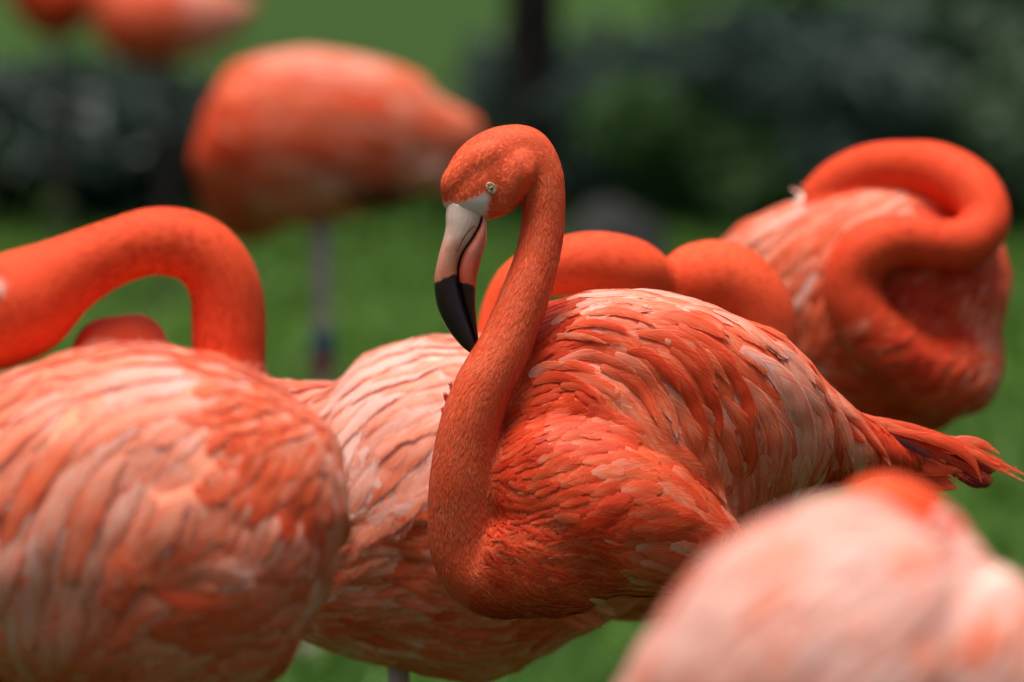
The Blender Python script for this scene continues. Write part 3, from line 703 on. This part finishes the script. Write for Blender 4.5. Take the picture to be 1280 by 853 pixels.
tail = [([(300, 170), (520, 235), (780, 320), (960, 390), (1130, 450), (1345, 548)], 40, .30, 52), ([(320, 165), (560, 250), (800, 335), (1000, 400), (1130, 480), (1290, 562)], 34, .34, 50), ([(330, 190), (600, 280), (850, 345), (960, 340), (1050, 350), (1150, 405)], 66, .30, 66),
    ([(500, 260), (750, 310), (900, 370), (990, 450), (1040, 570)], 40, .26, 48), ([(520, 330), (640, 420), (760, 470), (935, 500)], 90, .25, 58), ([(480, 340), (600, 440), (740, 540), (915, 600)], 120, .27, 62), ([(450, 330), (560, 460), (680, 570), (800, 670)], 110, .28, 60), ([(400, 300), (520, 420), (640, 560), (720, 660)], 110, .24, 66),
    ([(300, 200), (400, 260), (600, 330), (850, 470)], 60, .24, 62), ([(360, 210), (440, 300), (480, 380), (518, 468)], 36, .36, 44), ([(280, 190), (330, 260), (360, 335)], 44, .26, 44), ([(330, 210), (420, 310), (560, 420), (700, 500)], 90, .22, 78)]
for pts, w, tn, z in tail: MT.append((t6(pts, z), 1.75 * w / 4.571, tn, {'free': True, 'point': .50, 'sharp': (1.5, .95), 'camber': .10, 'tilt': .03, 'h0': 0, 'lift': 0}))
MT.append((t6([(840, 430), (930, 480), (1020, 530), (1110, 560)], 68), 135 / 4.571, .10, {'free': True, 'point': .62, 'sharp': (2.2, .6), 'dark': .75, 'camber': .2, 'h0': 0, 'lift': 0}))
MT.append((t6([(760, 330), (900, 390), (1040, 450), (1120, 500)], 72), 150 / 4.571, .10, {'free': True, 'point': .75, 'dark': .72, 'camber': .2, 'h0': 0, 'lift': 0}))
for i, (a, b_) in enumerate((((430, 275), (560, 325)), ((540, 310), (660, 370)), ((600, 340), (760, 425)))):  # near-black slivers paint in the shade of the opening between the tail feathers
    MT.append((t6([a, ((a[0] + b_[0]) / 2, (a[1] + b_[1]) / 2), b_], 46), 40 / 4.571, .05, {'free': True, 'dark': .97, 'h0': 0, 'lift': 0}))
for pts, w, tn in (([(585, 540, -40), (566, 512, -42), (552, 484, -44)], 12, .3), ([(588, 530, -42), (572, 500, -45), (560, 474, -48)], 12, .36), ([(580, 560, -40), (562, 528, -40), (550, 505, -40)], 12, .45), ([(580, 580, -40), (560, 550, -40), (549, 525, -38)], 12, .55),
    ([(680, 745, -60), (720, 765, -50), (765, 788, -46)], 20, .62), ([(690, 738, -50), (735, 752, -46), (778, 772, -44)], 20, .75), ([(670, 752, -60), (705, 772, -55), (742, 790, -50)], 16, .55)):
    MT.append((pts, w, tn, {'free': True, 'crisp': 0.0, 'h0': 0, 'lift': 0, 'up': .1, 'point': .45}))
trng = random.Random(17)
for i in range(26):
    a = trng.random(); sx, sy = 330 + trng.uniform(-30, 160), 190 + 150 * a + trng.uniform(-20, 20)
    ex, ey = 1290 - 440 * a ** .8 + trng.uniform(-60, 30), 500 + 120 * a + trng.uniform(-25, 20)
    mx_, my_ = (sx + ex) / 2, (sy + ey) / 2 - 30 + 46 * a
    MT.append((t6([(sx, sy), ((sx + mx_) / 2, (sy + my_) / 2 - 8), (mx_, my_), ((ex + mx_) / 2, (ey + my_) / 2 - 6), (ex, ey)], 52 + 14 * a + trng.uniform(-3, 3)), trng.uniform(20, 44) / 4.571, .26 + trng.uniform(-.08, .1), {'free': True, 'crisp': .5, 'point': .45, 'sharp': (1.5, .95), 'camber': .08, 'tilt': .03, 'h0': 0, 'lift': 0}))
# black flight feathers that just show under the wing, pale belly tuft
MT.append((t4([(300, 800), (420, 775), (540, 735), (580, 700)]), 11, .05, {'dark': .96, 'h0': .001, 'over': 1}))
MT.append((t5([(330, 730), (420, 750), (520, 742)]), 13, .75, {'h0': .002, 'over': 1}))
main_torso = [(585, 640, 20, 40, 40), (610, 640, 15, 95, 60), (650, 620, 10, 145, 95), (720, 570, 0, 187, 140), (800, 552, 0, 192, 158), (880, 540, 5, 163, 140), (950, 540, 15, 122, 108), (1010, 550, 30, 78, 74), (1060, 562, 45, 46, 44), (1110, 570, 60, 26, 24), (1150, 578, 66, 12, 10)]
main_blobs = [[(610, 560, -60, 30, 30), (650, 585, -85, 75, 60), (710, 612, -115, 98, 78), (780, 646, -124, 98, 82), (850, 675, -112, 76, 68), (905, 696, -92, 42, 44), (930, 704, -80, 15, 15)],
              [(690, 430, -40, 20, 20), (740, 440, -70, 62, 50), (830, 470, -85, 95, 66), (920, 520, -70, 112, 62), (980, 560, -40, 85, 50), (1015, 590, -20, 40, 30)]]
main_neck = [(730, 655, -100, 90, 84), (690, 688, -108, 84, 80), (650, 704, -98, 72, 66), (610, 708, -84, 60, 56), (588, 680, -86, 51, 50), (581, 638, -98, 45.5, 45), (580, 598, -108, 42), (583, 560, -114, 39), (591, 520, -118, 37), (606, 480, -118, 35), (628, 440, -112, 33), (644, 402, -106, 31), (660, 360, -100, 29.5), (672, 320, -94, 27.5), (679, 280, -90, 26.5), (680, 240, -90, 26), (675, 212, -90, 27, 26),
             (658, 192, -91, 33, 27), (636, 197, -94, 42, 31), (617, 213, -97, 49, 34), (600, 235, -100, 48, 34), (588, 256, -103, 39, 29), (584, 269, -105, 27, 21)]
BARE = [(550, 256), (562, 255), (574, 255.5), (588, 251), (605, 241), (613, 243), (612, 250), (608, 270), (609, 312), (550, 312)]
def main_bare(x, y):
    return 1.0 if inpoly(x, y, BARE) else 0.0
def main_extra(root, base, bbv, k):
    d = 4.0 - 104 * k
    Lf = [(559, 250), (557, 270), (556.5, 288), (547.5, 322), (542.7, 351), (546, 381), (558, 409), (575, 431), (589, 442.5), (596, 446.5)]
    Md = [(604, 268), (600, 282), (591, 298), (577, 319), (572.5, 343), (578, 372), (587, 402), (594.5, 426), (597, 439), (598, 446)]
    Rt = [(608, 276), (608.5, 290), (607.5, 303), (601.5, 324), (596, 349), (594, 376), (595.8, 403), (598.6, 428), (599, 440), (598.6, 446.3)]
    ru = [23, 22.5, 21, 18.5, 17, 15, 12, 8.5, 5.5, 2]; rl = [17, 18, 18, 17, 16, 14, 10.5, 7, 4.5, 1.6]
    al = [0, .08, .16, .33, .505, .64, .78, .9, .96, 1]
    def ctr(A, B, rr, sh):
        rows = [(a[0], a[1], b_[0], b_[1], r, t) for a, b_, r, t in zip(A, B, rr, al)]; out = []
        for x0, y0, x1, y1, r, t in catmull(rows, 4):
            p = W((x0 + x1) / 2, (y0 + y1) / 2, d); ax = (W(x1, y1, d) - W(x0, y0, d)) * .5
            out.append((p, ax, r * k, t - sh))
        return out
    up = bill_part('upper_bill', ctr(Lf, Md, ru, 0), root, base)
    lowr = bill_part('lower_bill', [(p, -ax, r, t) for p, ax, r, t in ctr(Md, Rt, rl, .045)], root, base, 1.0)
    # nostril slit, let into the side of the upper bill
    sl = [(593, 282, 1), (584, 290, 2.2), (577, 301, 2.0), (571, 314, .8)]
    ws = []
    for x, y, r in catmull([(a[0], a[1], a[2]) for a in sl], 4):
        ws.append((W(x, y, d - 19.5 * k), r * k * .55, 1.6 * k))
    v, f = tube_geo(ws, 8); me_ = bpy.data.meshes.new('nostril'); me_.from_pydata([q - base for q in v], [], f); smooth(me_)
    link('nostril', me_, plain('nostril_skin', (0.22, 0.075, 0.05), .6, .3, 300), up)
flamingo('sharp orange-red flamingo in the middle with raised neck and black-tipped bill', 4.0, main_torso, main_neck, main_blobs, main_guides, main_zone, MT, n_obj=300, cand=45000, voxel=.0021, along=.46, ruffle=.003, shard_var=.7, neck_tone=.40,
         shards=130000, shard_len=12, nl=12, nw=6, legs=[(880, 660, 10), (900, 660, 80, .03)], eyes=[(617, 236.5, -150, 5.0)], bare=main_bare, seed=7, neck_from=2, head_blobs=[[(640, 186, -100, 8), (617, 194, -112, 22, 18), (591, 210, -115, 23, 18), (569, 233, -111, 21, 18), (560, 249, -108, 8)], [(598, 262, -108, 8), (616, 254, -112, 20, 15), (637, 226, -114, 27, 19), (650, 200, -111, 24, 17), (650, 180, -105, 8)]], extra=main_extra, stop=lambda x0, y0, x, y: inpoly(x, y, LUMP) and not inpoly(x0, y0, LUMP) and x > 690)

# ------------------------------------------------------------------ pale flamingo right behind it
g2 = [[(620, 425), (500, 445), (420, 480), (360, 530)], [(620, 470), (520, 490), (460, 540), (410, 640)], [(640, 530), (560, 560), (500, 620), (450, 700)], [(600, 660), (520, 660), (440, 650)], [(780, 760), (640, 760), (520, 740), (430, 760)], [(700, 830), (560, 830), (440, 800)], [(560, 700), (480, 690), (420, 700)]]
def z2(x, y):
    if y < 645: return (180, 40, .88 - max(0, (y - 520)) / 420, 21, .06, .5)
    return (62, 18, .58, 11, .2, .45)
flamingo('pale pink flamingo directly behind the sharp one, back showing left of its raised neck', 4.34, [(318, 605, 0, 30, 30), (345, 622, 0, 92, 80), (390, 642, 0, 146, 124), (450, 645, 0, 184, 152), (540, 636, 0, 211, 166), (640, 640, 0, 213, 170), (720, 660, 0, 185, 150), (780, 690, 5, 125, 110), (818, 715, 10, 60, 60)],
    [(780, 700, 60, 80), (870, 700, 110, 66), (920, 650, 130, 58), (950, 560, 130, 50), (952, 470, 125, 47), (945, 395, 120, 50), (912, 354, 115, 51), (872, 352, 112, 50), (828, 362, 104, 36), (790, 340, 66, 42), (740, 330, 56, 41), (690, 336, 60, 36), (650, 352, 58, 30), (628, 385, 58, 26), (622, 430, 58, 28), (628, 470, 58, 32), (640, 505, 58, 26)], [[(305, 490, 10, 8, 8), (340, 508, 10, 34, 28), (390, 543, 5, 80, 66), (450, 580, 0, 143, 115), (540, 600, 0, 178, 140), (600, 640, 0, 100, 90)]], g2, z2, n_obj=220, cand=16000, voxel=.0035, shards=26000, shard_len=9, shard_var=.35, zjit=12, camberv=.05, tiltv=.05, along=.44, ruffle=.004,
    neck_tone=.28, nl=11, nw=4, legs=[(495, 780, 0, .03), (600, 800, 60)], bill=(((640, 505, 58), (655, 570, 58), (690, 600, 58)), 24), eyes=[(628, 462, 20, 6), (628, 462, 100, 6)], seed=21, neck_from=2)

# ------------------------------------------------------------------ big flamingo on the left, in front of the focus
def tl(pts): return [(x / 1.368, 230 + y / 1.368) for x, y in pts]
g3 = [tl(g) for g in ([(420, 290), (250, 300), (100, 360), (0, 480)], [(400, 320), (260, 370), (150, 470), (90, 620), (70, 800)], [(470, 370), (360, 430), (260, 540), (210, 680), (180, 830)], [(500, 400), (420, 480), (340, 560), (290, 660)], [(540, 480), (480, 520), (430, 600)], [(575, 540), (580, 640), (560, 800)], [(520, 690), (400, 690), (300, 680), (240, 650)], [(520, 780), (400, 770), (250, 770), (150, 800)], [(0, 400), (-100, 520)])]
def z3(x, y):
    if 100 < x < 205 and y < 424: return (22, 9, .40, 6, .2, .4)
    if x > 385 or (x > 300 and y < 520): return (62, 20, .52, 10, .2, .45)
    if y > 690 and x > 170: return (150, 42, .54, 22, .12, .55)
    if x > 320: return (70, 28, .62, 17, .18, .5)
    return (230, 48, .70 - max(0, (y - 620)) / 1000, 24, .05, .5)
flamingo('large blurred flamingo on the left, neck arched back, head at the left edge', 3.45, [(-230, 630, 0, 25, 20), (-180, 635, 0, 70, 60), (-100, 645, 0, 132, 110), (0, 655, 0, 188, 158), (120, 661, 0, 226, 188), (230, 666, 0, 230, 190), (320, 666, 0, 202, 168), (385, 668, 0, 145, 120), (424, 675, 0, 70, 60)],
    [(350, 680, 40, 100), (322, 610, 90, 72), (296, 530, 120, 54), (286, 460, 128, 48), (286, 405, 128, 48), (280, 355, 122, 46), (252, 315, 116, 45), (200, 301, 110, 44), (142, 316, 104, 43), (86, 343, 98, 51), (30, 378, 94, 70), (-30, 412, 92, 62), (-66, 440, 92, 40)],
    [], g3, z3, head_blobs=[[(100, 470, 90, 12), (120, 444, 120, 34), (150, 430, 140, 42), (183, 440, 140, 36), (215, 480, 130, 12)]], n_obj=260, cand=20000, voxel=.0038, shards=34000, shard_len=11, shard_var=.35, zjit=24, camberv=.05, tiltv=.05, along=.42, ruffle=.004, neck_tone=.24, nl=11, nw=4, legs=[(180, 830, 0, .02), (240, 830, 80)],
    bill=(((-60, 440, 92), (-120, 500, 92), (-100, 590, 92)), 32), eyes=[(-12, 362, 20, 8), (-12, 362, 160, 8)], bare=lambda x, y: 1.0 if (x < 3 and 352 < y < 372) or x < -52 else 0.0, seed=31, neck_from=2)

# ------------------------------------------------------------------ sleeping flamingo on the right
g4 = [[(1100, 225), (1000, 250), (900, 310)], [(1150, 240), (1050, 290), (970, 380), (930, 440)], [(1090, 300), (1030, 380), (990, 460)], [(1240, 360), (1200, 430), (1150, 500)], [(1250, 440), (1200, 500), (1120, 540)], [(1160, 480), (1060, 480), (1000, 470)]]
def z4(x, y):
    if y < 330 and x < 1190: return (100, 20, .66, 13, .08, .55)
    if x > 1095: return (40, 13, .20 if x < 1225 else .5, 9, .2, .45)
    return (60, 16, .44, 11, .16, .5)
flamingo('sleeping flamingo at the right, neck coiled over its chest, head tucked into its back', 4.9, [(845, 345, 60, 10, 10), (880, 345, 50, 32, 28), (940, 350, 36, 82, 66), (1010, 362, 20, 126, 100), (1090, 378, 0, 160, 126), (1160, 388, -10, 163, 130), (1215, 395, -20, 128, 106), (1248, 400, -20, 70, 60)],
    [(1180, 430, -40, 70), (1196, 464, -90, 58), (1160, 466, -126, 50), (1112, 438, -146, 44), (1076, 396, -156, 39), (1064, 350, -160, 35), (1084, 314, -162, 36), (1126, 300, -160, 32), (1174, 305, -156, 30), (1212, 302, -148, 32), (1232, 274, -134, 31), (1216, 238, -112, 34), (1174, 212, -82, 33), (1128, 206, -52, 30), (1088, 212, -24, 32), (1050, 232, -4, 34), (1018, 256, 6, 28)], [], g4, z4,
    n_obj=200, cand=16000, voxel=.0042, shards=22000, shard_len=9, shard_var=.35, zjit=14, camberv=.05, tiltv=.05, along=.42, ruffle=.004, neck_tone=.21, nl=10, nw=4, legs=[(1110, 520, 0), (1150, 520, 60, .02)], bill=(((1018, 256, 4), (985, 285, 4), (965, 330, 4)), 22), seed=41, neck_from=3,
    traced=[([(1010, 236), (995, 232), (985, 224)], 14, .98, {'lift': .012}), ([(1025, 232), (1008, 226), (996, 222)], 12, .98, {'lift': .012})])

# ------------------------------------------------------------------ very blurred flamingo at lower right, nearest the camera
g5 = [[(1250, 640), (1100, 640), (980, 680), (880, 750), (800, 850)], [(1150, 680), (1050, 740), (960, 830)], [(1240, 690), (1150, 760), (1060, 860)], [(1300, 700), (1260, 760), (1200, 840)]]
def z5(x, y):
    t = .95 + .50 * noise.noise(Vector((x / 80, y / 80, 3)))
    return (110, 30, t, 20, .12, .5)
flamingo('palest and most blurred flamingo, nearest the camera at lower right', 2.6, [(762, 905, 0, 20, 25), (795, 900, 0, 62, 60), (850, 892, 0, 126, 104), (910, 882, 0, 186, 155), (980, 872, 0, 224, 185), (1050, 868, 0, 246, 195), (1110, 872, 0, 228, 185), (1165, 880, 0, 186, 160), (1225, 886, 0, 184, 150), (1290, 892, 0, 148, 115), (1350, 895, 0, 60, 50)],
    [(1260, 860, 60, 90), (1235, 790, 150, 60), (1205, 730, 190, 50), (1160, 672, 200, 50), (1105, 640, 195, 50), (1062, 672, 190, 44), (1030, 720, 180, 44), (985, 740, 176, 48), (985, 790, 176, 34)], [], g5, z5, n_obj=150, cand=12000, voxel=.004, camberv=.05, tiltv=.04, along=.34, neck_tone=.26, nl=9, nw=4, legs=[(1040, 1050, 0), (1090, 1050, 60)],
    bill=(((985, 790, 176), (985, 850, 176), (1020, 890, 176)), 26), eyes=[(985, 745, 300, 7)], seed=51, neck_from=2)

# ------------------------------------------------------------------ background flamingos
g6 = [[(300, 90), (420, 90), (520, 120), (600, 155)], [(260, 140), (330, 170), (440, 190), (540, 190)], [(270, 200), (340, 240), (480, 250)]]
def z6(x, y):
    t = max(0, min(1, (x - 255) / 110)); t = .30 + .30 * t * t * (3 - 2 * t)
    if y < 100: t += .10
    elif 340 < x < 460 and y < 190: t -= .16
    elif y > 205: t += .08
    return (52, 12, t, 8, .12, .5)
M6 = [([(430, 238), (490, 258), (545, 262)], 26, .1, {'dark': .95, 'h0': .005}), ([(400, 205), (450, 216), (500, 224)], 9, .1, {'dark': .5, 'h0': .005}), ([(450, 235), (490, 252), (535, 262)], 14, .1, {'dark': .93, 'h0': .004}), ([(470, 225), (510, 245), (548, 250)], 12, .1, {'dark': .9, 'h0': .005}), ([(480, 255), (520, 268), (540, 266)], 12, .1, {'dark': .95, 'h0': .004}), ([(520, 215), (540, 208), (560, 200)], 20, .98, {'h0': .006})]
flamingo('blurred flamingo in the middle background standing on one banded leg', 8.0, [(243, 182, 0, 18, 16), (254, 184, 0, 52, 42), (285, 184, 0, 88, 68), (330, 177, 0, 106, 80), (385, 171, 0, 109, 84), (440, 170, 0, 102, 78), (495, 171, 0, 88, 66), (540, 174, 0, 64, 48), (577, 168, 0, 36, 26), (603, 162, 0, 13, 9)],
    [(300, 220, 10, 62), (298, 255, 20, 42), (312, 275, 50, 30), (345, 265, 90, 24), (390, 230, 120, 22), (440, 200, 130, 21), (490, 195, 120, 22), (525, 208, 100, 26), (548, 222, 90, 20)], [], g6, z6, M6, n_obj=4, cand=9000, voxel=.006, zjit=10, neck_tone=.22, nl=7, nw=2, legs=[(400, 250, 0, .008, 1.6)],
    bill=(((545, 220, 90), (560, 240, 90), (550, 270, 90)), 15), eyes=[(530, 205, 40, 4)], seed=61, neck_from=1, band=.50, group='flamingos in the background')
g7 = [[(140, 20), (200, 20), (310, 5)], [(140, 60), (220, 60), (300, 30)]]
flamingo('far pinkish flamingo cut by the top edge, right one of the upper-left pair', 14.0, [(118, 38, 0, 10), (132, 34, 0, 34, 28), (165, 28, 0, 50, 40), (205, 24, 0, 55, 44), (245, 22, 0, 50, 40), (280, 15, 0, 34, 26), (305, 8, 0, 16, 12), (318, 4, 0, 6, 5)],
    [(150, 20, 0, 36), (128, -10, 0, 26), (112, -50, 0, 15), (118, -90, 0, 12), (132, -130, 0, 11), (128, -165, 0, 11), (110, -182, 0, 15), (94, -172, 0, 13)], [], g7, lambda x, y: (34, 8, .40 if x < 215 else .72, 6, .15, .5), n_obj=0, cand=6000, voxel=.008, neck_tone=.24, nl=6, nw=2, legs=[(200, 55, 0, .01, .75), (214, 55, 20, .0, .75)], bill=(((94, -170, 0), (78, -160, 0), (78, -132, 0)), 9), eyes=[(106, -184, -20, 3)], seed=71, neck_from=2, group='flamingos in the background')
flamingo('far deep red flamingo cut by the top edge, left one of the upper-left pair', 14.4, [(16, 8, 0, 12), (26, 4, 0, 32, 30), (48, 0, 0, 46, 44), (72, -2, 0, 51, 50), (98, 0, 0, 44, 40), (116, 4, 0, 26, 22), (126, 6, 0, 10)],
    [(50, -10, -10, 34), (36, -30, -20, 24), (24, -70, -24, 14), (30, -110, -24, 12), (44, -150, -22, 11), (38, -182, -22, 11), (20, -196, -22, 15), (4, -186, -22, 13)], [], [[(40, -20), (80, 0), (120, 10)], [(30, 20), (80, 35), (110, 30)]], lambda x, y: (32, 8, .24, 6, .15, .5), n_obj=0, cand=6000, voxel=.008, neck_tone=.22, nl=6, nw=2, legs=[(66, 30, 0, .0, .75), (76, 30, 16, .01, .75)], bill=(((4, -184, -22), (-12, -174, -22), (-12, -146, -22)), 9), eyes=[(16, -198, -40, 3)], seed=81, neck_from=2, group='flamingos in the background')
